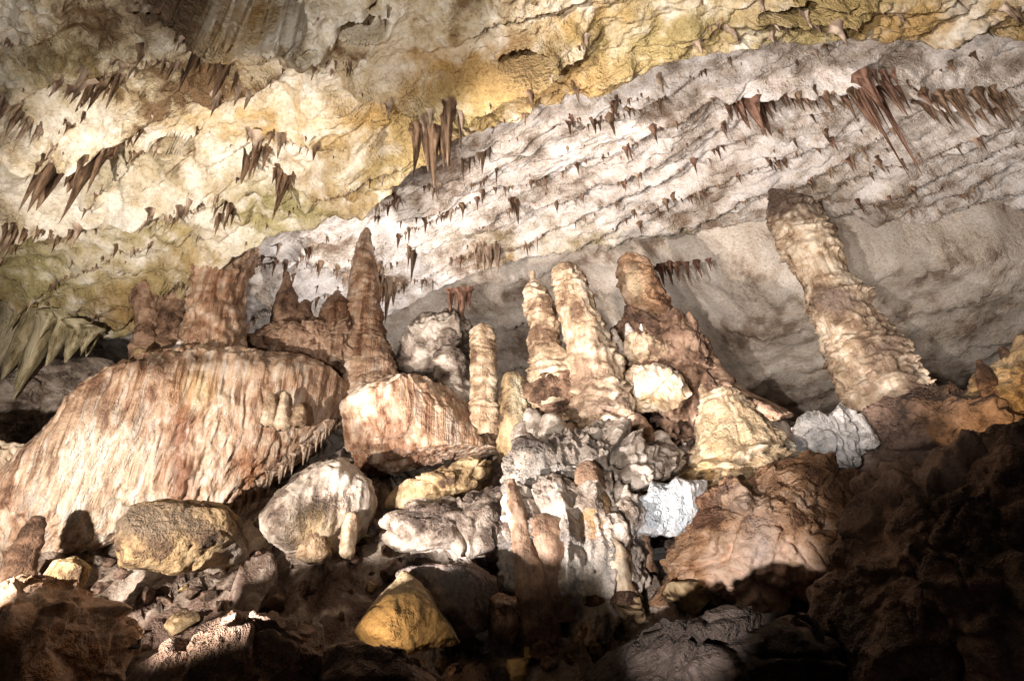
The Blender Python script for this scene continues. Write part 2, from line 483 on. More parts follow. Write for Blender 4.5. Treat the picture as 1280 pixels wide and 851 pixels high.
# ------------------------------------------------------------------ boulders: closed solids
_cube = {}
def cube_sphere(n):
    if n in _cube: return _cube[n]
    g = np.tan(np.linspace(-1, 1, n+1)*math.pi/4)
    a, b = np.meshgrid(g, g)
    V, Fc = [], []
    for ax in range(3):
        for s in (-1, 1):
            p = np.zeros((n+1, n+1, 3)); p[..., ax] = s; p[..., (ax+1) % 3] = a*s; p[..., (ax+2) % 3] = b
            f = grid_faces(n+1, n+1)+len(V)*(n+1)**2
            V.append(p.reshape(-1, 3)); Fc.append(f)
    V = np.concatenate(V); Fc = np.concatenate(Fc)
    key = np.round(V*1e5).astype(np.int64)
    _, first, inv = np.unique(key, axis=0, return_index=True, return_inverse=True)
    V = V[first]; Fc = inv.reshape(-1)[Fc]
    V /= np.linalg.norm(V, axis=1)[:, None]
    _cube[n] = (V, Fc.astype(np.int32))
    return _cube[n]

def blob_verts(outline, Y, depth, p=2.6, n=44, amp=.12, freq=1.2, facets=5, flute=0.0, seed=0, lump=0.0, tilt=0.0, cut=.72, rough=.06, blocky=1.0):
    o = np.array(outline, float)
    c = o.mean(0)
    C = P(c[0], c[1], Y)
    wv = C-CAM; dist = np.linalg.norm(wv); wv = wv/dist
    ex = np.cross(wv, [0, 0, 1]); ex /= np.linalg.norm(ex)
    ez = np.cross(ex, wv)
    d = ray(o[:, 0], o[:, 1])
    q = CAM+d*(((C-CAM)@wv)/(d@wv))[:, None]-C           # outline on the plane facing the viewer, at its own distance
    ox, oz = q@ex, q@ez
    th = np.arctan2(oz, ox); rr = np.hypot(ox, oz)
    # dense outline -> radius by angle
    dens = []
    k = len(ox)
    for i in range(k):
        j = (i+1) % k
        tt = np.linspace(0, 1, 30, endpoint=False)
        dens.append(np.stack([ox[i]+(ox[j]-ox[i])*tt, oz[i]+(oz[j]-oz[i])*tt], 1))
    dens = np.concatenate(dens)
    th = np.arctan2(dens[:, 1], dens[:, 0]); rr = np.hypot(dens[:, 0], dens[:, 1])
    bins = np.zeros(180)
    idx = ((th+math.pi)/(2*math.pi)*180).astype(int) % 180
    np.maximum.at(bins, idx, rr)
    good = bins > 0
    bins = np.interp(np.arange(180), np.arange(180)[good], bins[good], period=180)
    ker = np.array([1, 2, 3, 2, 1.])/9
    bins = np.convolve(np.concatenate([bins[-4:], bins, bins[:4]]), ker, 'same')[4:-4]
    V, Fc = cube_sphere(n)
    s = np.hypot(V[:, 0], V[:, 2])+1e-9
    tv = (np.arctan2(V[:, 2], V[:, 0])+math.pi)/(2*math.pi)*180-.5
    ro = np.interp(tv, np.arange(180), bins, period=180)
    T = ((s/ro)**p+(np.abs(V[:, 1])/depth)**p)**(-1/p)
    loc = V*T[:, None]                                    # local: x right, y away, z up
    R = np.hypot(ox, oz).mean()
    rnd = np.random.default_rng(seed+100)
    for i in range(facets+3 if facets else 0):                               # broken flat faces
        nrm = rnd.normal(size=3); nrm[1] = -abs(nrm[1])-.3; nrm /= np.linalg.norm(nrm)
        sup = (loc@nrm).max()
        lim = sup*rnd.uniform(cut, cut+.14)
        ov = np.maximum(loc@nrm-lim, 0)
        loc = loc-nrm*(ov*.85)[:, None]
    wpos = C+loc[:, :1]*ex+loc[:, 1:2]*wv+loc[:, 2:]*ez
    nrm = loc/np.linalg.norm(loc, axis=1)[:, None]
    nw = nrm[:, :1]*ex+nrm[:, 1:2]*wv+nrm[:, 2:]*ez
    so = np.array([seed*3.7, seed*1.9, seed*5.1])
    qn = wpos*freq+so
    dsp = amp*(fbm(qn, 5 if blocky > .2 else 3, .52)*1.1+(.5 if blocky > .2 else 0)*(fbm(qn*1.9+4, 4, .5, True)-.5))
    dsp = dsp+rough*min(1, R/.6)*(.5*fbm(wpos*4.2+so, 4, .62, True)-.12+.7*(.45-worley(wpos*3.4+.35*fbm(wpos*2.6, 3)[:, None]+so)))
    pl, gr = plates(wpos*(1.25 if R > .7 else 2.2)+so+.3*fbm(wpos*1.5+so, 3)[:, None])
    pl2, gr2 = plates(wpos*3.6+so+.3*fbm(wpos*3+so, 3)[:, None])
    dsp = dsp+blocky*min(1, (R/.9)**1.2)*(.20*pl-.06*gr+.07*pl2-.03*gr2)
    if lump: dsp = dsp+lump*(.5-worley(wpos*3.3+.25*fbm(wpos*2, 3)[:, None]+so))
    if flute:
        fq = wpos*np.array([4.4, 4.4, .15])+so+.10*fbm(wpos*1.2, 3)[:, None]
        dsp = dsp+flute*(fbm(fq, 2, .5, True)*.9+.5*perlin(fq*np.array([.45, .45, 1.5])+9))
    return wpos+nw*dsp[:, None], Fc

def boulder(name, label, outline, Y, depth, mat, category='boulder', tints=None, group=None, **kw):
    v, f = blob_verts(outline, Y, depth, **kw)
    tint = None
    if tints:
        a, b, _ = project(v)
        tint = tint_map(a, b, a, b, tints)
    o = add_obj(name, v, f, M[mat], tint=tint, label=label, category=category, kind='thing')
    if group: o['group'] = group
    return o

# ---- the big masses
b1 = boulder('flowstone_block', 'huge overhanging block draped in striped rusty and white flowstone', [(0, 650), (10, 600), (55, 545), (105, 492), (145, 462), (200, 446), (260, 439), (330, 445), (400, 460), (430, 490), (418, 528), (378, 566), (330, 602), (292, 638), (235, 644), (165, 664), (90, 695), (20, 710)],
        10.4, 1.5, 'flow', 'rock', p=4.0, n=124, amp=.12, flute=.095, facets=0, seed=1, blocky=.12, rough=.02, tints=[(275, 570, 22, 70, (.78, .66, .56), 1.6), (225, 560, 14, 80, (.36, .17, .10), 1.6), (195, 560, 12, 80, (.74, .62, .54), 1.2), (120, 600, 70, 70, (.82, .77, .69), 1.8), (310, 590, 16, 50, (.50, .26, .14), 1.4), (250, 490, 30, 24, (.70, .55, .34), 1.4), (250, 450, 120, 10, (.20, .14, .10), 1.6), (395, 520, 26, 60, (.72, .58, .48), 1.2)])
boulder('flowstone_slope', 'cream white flowstone slope beside the huge striped block', [(-260, 640), (-180, 560), (-60, 540), (10, 560), (50, 560), (70, 600), (60, 650), (40, 690), (0, 705), (-120, 730)],
        9.3, 1.0, 'cream', 'rock', p=3.2, n=60, amp=.10, flute=.06, facets=2, seed=2, blocky=.3, rough=.03)
boulder('rear_wall_rock', 'pale grey rock mass below the green hanging curtain', [(-200, 470), (-80, 440), (20, 455), (90, 445), (140, 450), (150, 490), (90, 530), (0, 560), (-120, 590), (-220, 560)],
        11.6, 1.2, 'knob', 'rock', p=2.6, n=46, amp=.16, lump=.06, seed=3, blocky=.3)
boulder('boulder', 'rounded dull yellow boulder beneath the striped flowstone block', [(145, 655), (165, 632), (210, 620), (270, 626), (298, 645), (320, 682), (300, 702), (220, 716), (150, 708)],
        8.0, .7, 'ochre', p=3.0, n=50, amp=.07, facets=2, seed=4, blocky=.3, rough=.03, tints=[(190, 650, 60, 20, (.22, .16, .11), 1.6), (300, 690, 20, 20, (.45, .38, .32), 1.2)])  # first tint paints the shadow on its top
boulder('boulder', 'grey rounded boulder with drips of cream calcite on its front', [(318, 652), (350, 615), (395, 582), (430, 575), (462, 600), (470, 632), (455, 668), (430, 690), (385, 694), (335, 676)],
        8.8, .7, 'knob', p=2.5, n=56, amp=.06, flute=.05, facets=0, seed=5, blocky=.2, rough=.03, tints=[(400, 670, 25, 25, (.75, .55, .28), .8)])
boulder('boulder', 'slanting tan boulder with sloping top edge at the foot of the tall stalagmite', [(428, 505), (455, 482), (500, 470), (545, 478), (590, 505), (640, 543), (636, 566), (560, 572), (505, 585), (462, 598), (440, 575), (432, 540)],
        10.3, 1.0, 'flow', p=3.2, n=64, amp=.08, flute=.05, facets=3, seed=6, blocky=.35, rough=.04, tints=[(560, 520, 70, 40, (.62, .48, .38), .9)])
boulder('boulder', 'flat golden ochre boulder wedged under the slanting tan boulder', [(478, 632), (500, 608), (535, 592), (572, 576), (612, 578), (613, 604), (575, 622), (520, 634)],
        9.5, .6, 'ochre', p=3.0, n=36, amp=.05, facets=4, seed=7)
boulder('boulder', 'pointed golden triangular boulder lit by a warm lamp', [(443, 792), (470, 752), (505, 712), (535, 740), (572, 775), (575, 803), (510, 818), (455, 808)],
        6.2, .5, 'ochre', p=2.8, n=50, amp=.04, facets=4, seed=8, blocky=.3, rough=.03, tints=[(510, 770, 80, 60, (.52, .39, .24), 1.2)])
boulder('boulder', 'smooth slate grey boulder behind the pointed golden boulder', [(495, 718), (530, 702), (590, 704), (620, 722), (628, 752), (610, 785), (570, 806), (535, 790)],
        6.8, .6, 'earth', p=2.6, n=44, amp=.05, facets=3, seed=9, blocky=.3, rough=.03, tints=[(560, 740, 90, 60, (.24, .20, .18), 1.6)])
boulder('boulder', 'small upright tan stone beside a black hollow', [(608, 752), (622, 740), (645, 745), (650, 775), (640, 802), (612, 800)], 6.9, .3, 'flow', p=2.6, n=26, amp=.03, seed=10)
boulder('flowstone_mound', 'knobbly grey white flowstone mound in the middle of the slope', [(632, 590), (650, 560), (700, 548), (760, 545), (830, 560), (860, 590), (800, 610), (795, 660), (800, 700), (770, 720), (700, 725), (650, 725), (634, 690), (628, 640)],
        8.5, .9, 'knob', 'rock', p=2.6, n=104, amp=.18, flute=.09, lump=.15, facets=0, seed=11, rough=.11, tints=[(790, 560, 90, 25, (.20, .16, .13), 1.3), (680, 620, 60, 50, (.74, .68, .62), 1.4)])
boulder('flowstone_cascade', 'pale fluted flowstone cascade narrowing downward below the knobbly mound', [(626, 735), (630, 670), (650, 628), (700, 612), (760, 615), (795, 640), (800, 690), (806, 725), (780, 772), (752, 818), (722, 802), (685, 772)],
        7.75, .75, 'knob', 'rock', p=2.8, n=84, amp=.10, flute=.13, lump=.10, rough=.09, facets=0, seed=31, tints=[(700, 730, 80, 50, (.74, .69, .64), 1.5), (720, 790, 30, 20, (.40, .24, .16), 1.2)])
boulder('boulder', 'white crusted ledge of lumpy calcite above the slate grey boulder', [(478, 650), (520, 632), (580, 624), (640, 600), (655, 640), (650, 700), (630, 730), (600, 712), (560, 690), (490, 690)],
        8.6, .8, 'knob', 'rock', p=2.6, n=60, amp=.10, lump=.20, flute=.02, facets=0, seed=12)
boulder('boulder', 'big jagged rust red boulder below the yellow fluted dome', [(800, 772), (820, 725), (842, 680), (862, 628), (905, 598), (960, 582), (1020, 566), (1085, 585), (1078, 640), (1045, 690), (1030, 742), (975, 764), (900, 768)],
        7.4, .9, 'red', p=2.8, n=76, amp=.16, freq=1.5, lump=.02, facets=6, cut=.72, seed=13, blocky=1.0, rough=.07, tints=[(950, 690, 22, 50, (.70, .60, .56), .8), (930, 625, 25, 20, (.70, .60, .52), .6)])
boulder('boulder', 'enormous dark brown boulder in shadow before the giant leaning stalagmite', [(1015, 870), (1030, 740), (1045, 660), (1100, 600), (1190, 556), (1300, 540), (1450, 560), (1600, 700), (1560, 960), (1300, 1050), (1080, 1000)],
        4.9, 1.2, 'earth', p=2.8, n=84, amp=.16, freq=1.3, lump=.02, facets=5, cut=.80, seed=14, rough=.09)
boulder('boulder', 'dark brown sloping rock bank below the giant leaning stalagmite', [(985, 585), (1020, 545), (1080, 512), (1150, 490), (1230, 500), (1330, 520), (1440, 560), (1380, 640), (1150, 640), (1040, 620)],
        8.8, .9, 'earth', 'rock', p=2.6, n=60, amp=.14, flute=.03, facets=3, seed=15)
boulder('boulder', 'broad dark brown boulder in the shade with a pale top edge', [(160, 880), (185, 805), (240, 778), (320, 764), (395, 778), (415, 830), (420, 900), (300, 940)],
        5.2, .7, 'earth', p=2.8, n=50, amp=.08, facets=5, seed=16, tints=[(300, 850, 120, 60, (.30, .17, .09), .7)])
boulder('boulder', 'low dark rock with a tan rim beside the broad shaded boulder', [(400, 870), (410, 815), (450, 800), (505, 815), (545, 850), (550, 900), (470, 930)], 5.0, .5, 'earth', p=2.6, n=40, amp=.07, facets=4, seed=17)
boulder('boulder', 'long dark slab of rock under the rust red boulder', [(735, 860), (760, 812), (830, 784), (920, 772), (1010, 775), (1045, 820), (1040, 900), (900, 930), (760, 920)], 5.6, .8, 'earth', p=3.0, n=50, amp=.09, facets=5, seed=18, tints=[(890, 830, 260, 120, (.06, .043, .035), 3)])  # near-black tint paints the slab's shade, keeping it dark under the lamps
boulder('boulder', 'dim reddish boulder in the dark hollow at the foot of the cream slope', [(-60, 800), (-20, 740), (60, 720), (140, 745), (175, 790), (165, 850), (60, 900), (-50, 890)], 5.6, .7, 'red', p=2.7, n=44, amp=.10, facets=5, seed=19)
boulder('boulder', 'small brown boulder half lit in the dark rubble', [(50, 722), (68, 700), (95, 694), (112, 710), (105, 735), (70, 742)], 7.2, .35, 'ochre', p=2.6, n=28, amp=.05, facets=4, seed=20)
boulder('boulder', 'grey brown boulder lying below the small half lit boulder', [(20, 760), (35, 738), (70, 736), (85, 750), (70, 768)], 7.0, .3, 'earth', p=2.6, n=26, amp=.05, facets=4, seed=21)
boulder('rock_ridge', 'dark brown stepped ridge with spires behind the tall cream stalagmite', [(735, 520), (752, 460), (770, 405), (800, 385), (830, 398), (845, 388), (868, 410), (885, 440), (905, 470), (945, 500), (1000, 515), (960, 540), (860, 560), (780, 556)],
        10.6, 1.0, 'brown', 'rock', p=2.6, n=64, amp=.16, flute=.07, lump=.08, facets=2, seed=22)
boulder('rock_ridge', 'brown dripping ridge that carries the pointed dark stalagmites', [(300, 470), (308, 412), (340, 405), (390, 404), (440, 405), (490, 425), (500, 455), (470, 490), (400, 480), (340, 480)],
        11.4, .8, 'brown', 'rock', p=2.8, n=56, amp=.10, flute=.09, facets=1, seed=23)
boulder('rock_ledge', 'white lit calcite ledge below the small pale stalagmites', [(760, 455), (775, 428), (810, 418), (838, 428), (845, 445), (800, 460)], 10.0, .5, 'cream', 'rock', p=2.8, n=44, amp=.10, flute=.09, facets=3, seed=24, rough=.015)
boulder('rock_ledge', 'rounded cream ledge bulging under the white lit ledge', [(775, 490), (785, 465), (815, 455), (850, 470), (862, 492), (830, 510), (795, 510)], 9.7, .5, 'cream', 'rock', p=3, n=44, amp=.09, flute=.09, facets=3, seed=25, rough=.015, blocky=.6, tints=[(815, 500, 60, 12, (.50, .34, .17), 1.5)])
boulder('rock_mound', 'grey mottled rock heap behind the short banded column', [(480, 470), (500, 420), (530, 395), (570, 388), (590, 410), (600, 450), (600, 500), (540, 500)], 12.2, .9, 'knob', 'rock', p=2.4, n=44, amp=.16, lump=.15, facets=0, seed=26)
boulder('rock_arch', 'rounded brown knob between the two slender stalagmites', [(655, 505), (660, 478), (680, 462), (712, 465), (728, 485), (725, 510), (690, 516)], 9.9, .4, 'brown', 'rock', p=2.4, n=36, amp=.06, lump=.06, facets=0, seed=27)
boulder('boulder', 'rock heap with glowing yellow underside and spiky top by the wall', [(1212, 492), (1218, 468), (1250, 450), (1275, 425), (1330, 410), (1360, 470), (1320, 540), (1270, 530), (1238, 512)],
        7.9, .5, 'ochre', 'rock', p=2.4, n=46, amp=.13, lump=.12, facets=0, seed=28)
boulder('calcite_boss', 'bright white calcite boss beside the yellow fluted dome', [(992, 560), (1000, 530), (1020, 510), (1036, 526), (1050, 506), (1066, 520), (1082, 550), (1060, 574), (1010, 578)], 8.9, .4, 'white', 'rock', p=2.3, n=46, amp=.10, flute=.14, facets=4, seed=29, blocky=1.2, rough=.03, tints=[(1035, 540, 80, 60, (.55, .52, .49), 1.4)])
boulder('calcite_boss', 'bluish white rock face lit by a cool lamp beside the rust boulder', [(792, 665), (794, 640), (796, 622), (812, 619), (818, 606), (835, 609), (845, 597), (860, 603), (880, 600), (878, 630), (872, 666), (830, 668)], 7.5, .35, 'white', 'rock', p=5, n=44, amp=.02, flute=.07, facets=0, seed=30, blocky=.5, rough=.015, tints=[(830, 635, 80, 60, (.58, .61, .64), 1.3)])  # tint puts the cool lamp's bluish light into the rock colour

# ------------------------------------------------------------------ stalagmites and columns: ringed, fluted bodies grown along a spine
def lathe_verts(spine, Y, rings=90, segs=44, amp=.05, terr=.10, period=.28, flute=.05, seed=0, tip=True, base=True, freq=2.6, knob=None):
    if knob is None: knob = .05
    s = np.array(spine, float)                           # (px, py, width px) from the foot to the top
    pts = P(s[:, 0], s[:, 1], Y)
    _, _, w = project(pts)
    rad = s[:, 2]*.5*w/F
    if not base:                                         # a drip standing on another rock: rounded foot
        pts = np.concatenate([pts[:1]-[[0, -.05, .05]], pts]); rad = np.concatenate([rad[:1]*.15, rad])
    if base:                                             # the foot runs on into the rock below
        ext = min(.9, 1.2*rad[0]+.25)
        pts = np.concatenate([pts[:1]+[[.05*ext*(pts[0, 0]-pts[1, 0]), .15, -ext]], pts]); rad = np.concatenate([rad[:1]*1.2, rad])
    knob = min(knob, .16*rad.max())
    L = np.concatenate([[0], np.cumsum(np.linalg.norm(np.diff(pts, axis=0), axis=1))])
    t = np.linspace(0, L[-1], rings)
    def cr(v):                                           # smooth interpolation along the spine
        out = np.interp(t, L, v)
        k = np.ones(7)/7
        e = np.concatenate([[out[0]]*3, out, [out[-1]]*3])
        return np.convolve(e, k, 'valid')
    c = np.stack([cr(pts[:, i]) for i in range(3)], 1)
    r = cr(rad)
    if tip:
        u = np.clip((L[-1]-t)/(max(r[-1], .02)*1.3), 0, 1)
        r = r*np.sqrt(1-(1-u)**2)
    th = np.linspace(0, 2*math.pi, segs, endpoint=False)
    ct, st = np.cos(th), np.sin(th)
    so = np.array([seed*2.3, seed*4.1, seed*1.3])
    ring = np.stack([np.broadcast_to(ct, (rings, segs)), np.broadcast_to(st, (rings, segs)), np.broadcast_to(t[:, None], (rings, segs))], -1)
    p0 = np.stack([ct*r[:, None], st*r[:, None], np.broadcast_to(t[:, None], (rings, segs))], -1)
    n1 = fbm(p0*freq+so, 4)
    ph = t[:, None]/period+1.7*fbm(p0*np.array([2.2, 2.2, 1.1])+so+9, 3)+1.6*fbm(np.stack([0*p0[..., 0], 0*p0[..., 0], p0[..., 2]*1.7], -1)+so, 2)
    fr = ph-np.floor(ph)
    # each tier swells downwards and ends in a dripping rim
    tierv = (1-fr)**.6*smooth(0.0, .16, fr)
    tid = np.floor(ph)
    tv = np.maximum(.55+1.5*perlin(np.stack([tid*1.7, 0*tid, 0*tid+seed*.7], -1)+.37), .05)
    fl = perlin(np.stack([ct*6.5+0*fr, st*6.5+0*fr, .9*p0[..., 2]+tid*.31], -1)+so)
    fl2 = perlin(np.stack([ct*15+0*fr, st*15+0*fr, 1.6*p0[..., 2]+tid*.5], -1)+so)
    rr = r[:, None]*(1+terr*tv*(tierv-.4)*1.6+flute*(fl*1.3+fl2*.8)*(.35+tierv))+amp*r[:, None]*4.4*n1
    kn = .5-worley(np.stack([ct*rr, st*rr, np.broadcast_to(t[:, None], rr.shape)], -1)*(5.5 if r.max() > .25 else 9)+so+.3*n1[..., None])
    rr = rr+knob*(kn+.35*fbm(p0*9+so, 3, .6, True))
    v = c[:, None, :]+np.stack([ct*rr, st*rr, 0*rr], -1)
    f = grid_faces(rings, segs, True)
    v = v.reshape(-1, 3)
    if tip:
        n = len(v); v = np.concatenate([v, c[-1:]+[[0, 0, .01]]])
        a = (rings-1)*segs+np.arange(segs); b = (rings-1)*segs+(np.arange(segs)+1) % segs
        f = np.concatenate([f, np.stack([a, b, np.full(segs, n), np.full(segs, n)], 1)[:, [0, 1, 2, 2]]])
        f = f[:-segs]
        # close the tip with a collapsed last ring instead of triangles
        v[(rings-1)*segs:(rings)*segs] = c[-1]+(v[(rings-1)*segs:(rings)*segs]-c[-1])*.02
    return v, f

def stalagmite(label, spine, Y, mat, name='stalagmite', category='stalagmite', tints=None, group=None, **kw):
    v, f = lathe_verts(spine, Y, **kw)
    tint = None
    if tints:
        a, b, _ = project(v)
        tint = tint_map(a, b, a, b, tints)
    o = add_obj(name, v, f, M[mat], tint=tint, label=label, category=category, kind='thing')
    if group: o['group'] = group
    return o

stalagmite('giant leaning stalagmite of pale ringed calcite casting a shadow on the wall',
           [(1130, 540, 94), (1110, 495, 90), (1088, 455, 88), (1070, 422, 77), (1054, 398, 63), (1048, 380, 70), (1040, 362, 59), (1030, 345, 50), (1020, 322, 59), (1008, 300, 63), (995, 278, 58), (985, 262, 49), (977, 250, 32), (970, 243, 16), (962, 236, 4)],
           10.6, 'cream', rings=240, segs=96, terr=.17, period=.30, flute=.065, amp=.05, knob=.03, seed=1, tints=[(985, 250, 46, 22, (.16, .11, .08), 2.2), (1052, 375, 30, 16, (.34, .26, .21), 1.6), (1120, 420, 50, 120, (.30, .21, .15), 1.2)])  # last tint paints the shaded right flank darker
stalagmite('tall cream stalagmite with a brown fluted foot and a pale bulging head',
           [(756, 540, 78), (750, 500, 70), (744, 460, 66), (737, 425, 54), (724, 395, 46), (717, 372, 44), (711, 350, 38), (706, 336, 26), (704, 328, 8)], 9.6, 'cream', rings=150, segs=64, terr=.20, period=.34, flute=.10, amp=.08, seed=2,
           tints=[(740, 460, 40, 40, (.42, .29, .20), 1.2), (755, 500, 40, 30, (.30, .22, .17), 1.2)])
stalagmite('slender knobbly stalagmite stepped like stacked cream shells',
           [(690, 470, 54), (686, 448, 46), (681, 425, 36), (679, 405, 34), (676, 388, 36), (671, 372, 28), (667, 362, 22), (666, 350, 8), (665, 338, 6)], 10.0, 'cream', rings=120, segs=44, terr=.24, period=.22, flute=.08, amp=.09, seed=3)
stalagmite('short straight column banded with cream rings and a flat rounded top', [(606, 512, 38), (606, 495, 34), (605, 460, 33), (604, 430, 31), (603, 412, 29), (603, 405, 22)], 10.3, 'cream', rings=110, segs=44, terr=.13, period=.155, flute=.05, amp=.04, seed=4)
stalagmite('thick rust stained stalagmite with a rounded head behind the dark ridge', [(822, 410, 52), (812, 388, 46), (803, 365, 46), (795, 345, 44), (788, 328, 36), (784, 318, 18)], 10.8, 'red', rings=90, segs=48, terr=.12, period=.30, flute=.08, amp=.08, seed=5, tints=[(790, 355, 14, 20, (.74, .56, .36), 1.2)])
stalagmite('tallest brown ringed stalagmite tapering almost to the white ceiling', [(466, 480, 70), (463, 450, 56), (460, 420, 42), (457, 390, 40), (456, 360, 35), (455, 335, 30), (455, 312, 22), (457, 297, 13), (459, 284, 5)], 11.3, 'flow', rings=150, segs=52, terr=.10, period=.17, flute=.07, amp=.07, seed=6, tints=[(455, 360, 60, 90, (.50, .33, .23), .6)])
stalagmite('thin side stalagmite leaning on the tallest brown one', [(440, 420, 16), (441, 380, 14), (443, 345, 12), (446, 322, 9), (448, 308, 4)], 11.4, 'flow', rings=60, segs=24, terr=.12, period=.16, flute=.06, seed=7)
stalagmite('dark pointed stalagmite shaped like a spear head against the white wall', [(357, 425, 44), (357, 405, 34), (358, 386, 29), (359, 374, 28), (359, 362, 15), (359, 348, 8), (359, 338, 3)], 11.5, 'brown', rings=70, segs=36, terr=.07, period=.2, flute=.05, seed=8)
stalagmite('small dark notched stalagmite next to the spear shaped one', [(376, 420, 32), (378, 402, 26), (381, 388, 17), (383, 374, 8)], 11.5, 'brown', rings=50, segs=30, terr=.08, period=.2, flute=.06, seed=9)
stalagmite('dome shaped brown stalagmite with a tiny nipple on top', [(423, 425, 54), (423, 405, 47), (422, 388, 40), (422, 376, 26), (422, 370, 8), (422, 362, 4)], 11.3, 'flow', rings=60, segs=40, terr=.06, period=.2, flute=.09, seed=10, tints=[(410, 390, 20, 40, (.34, .22, .15), 1.0)])
stalagmite('squat grey stump shaped stalagmite beside the banded column', [(566, 505, 50), (564, 480, 44), (562, 455, 42), (560, 440, 34), (560, 432, 16)], 10.8, 'knob', rings=60, segs=40, terr=.14, period=.25, flute=.08, amp=.1, seed=11)
stalagmite('low golden fluted pillar standing beside the banded column', [(646, 535, 42), (644, 512, 36), (642, 490, 32), (640, 472, 28), (640, 464, 12)], 10.0, 'ochre', rings=60, segs=44, terr=.06, period=.4, flute=.13, amp=.05, seed=12, tints=[(650, 495, 10, 30, (.80, .70, .50), 1.0)])
stalagmite('yellow fluted dome like a melted candle above the rust red boulder', [(925, 625, 150), (925, 600, 138), (926, 575, 122), (920, 550, 98), (912, 530, 76), (905, 512, 58), (902, 498, 44), (902, 490, 36), (898, 484, 14)], 8.4, 'cream', rings=130, segs=100, terr=.15, period=.24, flute=.12, amp=.06, seed=13, tints=[(880, 590, 30, 30, (.70, .48, .18), .9), (920, 550, 80, 60, (.80, .66, .42), .5)])
stalagmite('slim brown tapered stalagmite rising from the white crusted ledge', [(668, 745, 50), (660, 705, 36), (652, 665, 27), (644, 630, 22), (640, 606, 14), (638, 596, 5)], 7.1, 'brown', rings=80, segs=36, terr=.05, period=.3, flute=.06, amp=.06, seed=14)
stalagmite('stout brown stalagmite in front of the knobbly mound', [(752, 690, 66), (748, 660, 56), (742, 630, 46), (738, 605, 38), (734, 585, 28), (733, 574, 10)], 7.25, 'brown', rings=80, segs=44, terr=.08, period=.25, flute=.07, amp=.07, seed=15, tints=[(745, 640, 30, 30, (.58, .40, .20), .9)])
stalagmite('round topped brown stump on the knobbly mound', [(690, 720, 46), (686, 690, 42), (680, 665, 42), (676, 648, 34), (675, 640, 14)], 7.15, 'brown', rings=60, segs=40, terr=.06, period=.3, flute=.06, amp=.06, seed=16)
stalagmite('dark leaning stump rising from the rubble at the foot of the cream slope', [(26, 700, 34), (36, 675, 28), (45, 655, 20), (50, 642, 10)], 8.0, 'brown', rings=50, segs=30, terr=.05, period=.3, flute=.06, seed=17)
stalagmite('fluted organ pipe column joining the block to the low ceiling', [(262, 470, 70), (264, 440, 66), (266, 405, 64), (270, 370, 58), (276, 340, 62), (282, 312, 76)], 10.0, 'flow', name='rock_column', category='column', rings=100, segs=80, terr=.05, period=.5, flute=.13, amp=.06, tip=False, seed=18, tints=[(262, 390, 60, 80, (.34, .21, .14), 1.4)])
stalagmite('narrow pale column hugging the fluted organ pipe column', [(296, 465, 26), (297, 430, 20), (298, 395, 18), (300, 350, 16), (302, 315, 26)], 10.2, 'paledrip', name='rock_column', category='column', rings=70, segs=30, terr=.08, period=.3, flute=.08, tip=False, seed=19)
stalagmite('brown crooked column touching the ceiling, apart from the organ pipe column', [(186, 470, 50), (186, 430, 36), (184, 400, 28), (182, 370, 34), (180, 350, 52)], 10.4, 'brown', name='rock_column', category='column', rings=70, segs=40, terr=.12, period=.3, flute=.1, amp=.12, tip=False, seed=20)
stalagmite('ragged brown column close against the organ pipe column', [(218, 460, 50), (216, 425, 34), (214, 395, 30), (216, 365, 40), (220, 345, 54)], 10.5, 'brown', name='rock_column', category='column', rings=70, segs=40, terr=.12, period=.3, flute=.1, amp=.14, tip=False, seed=21)
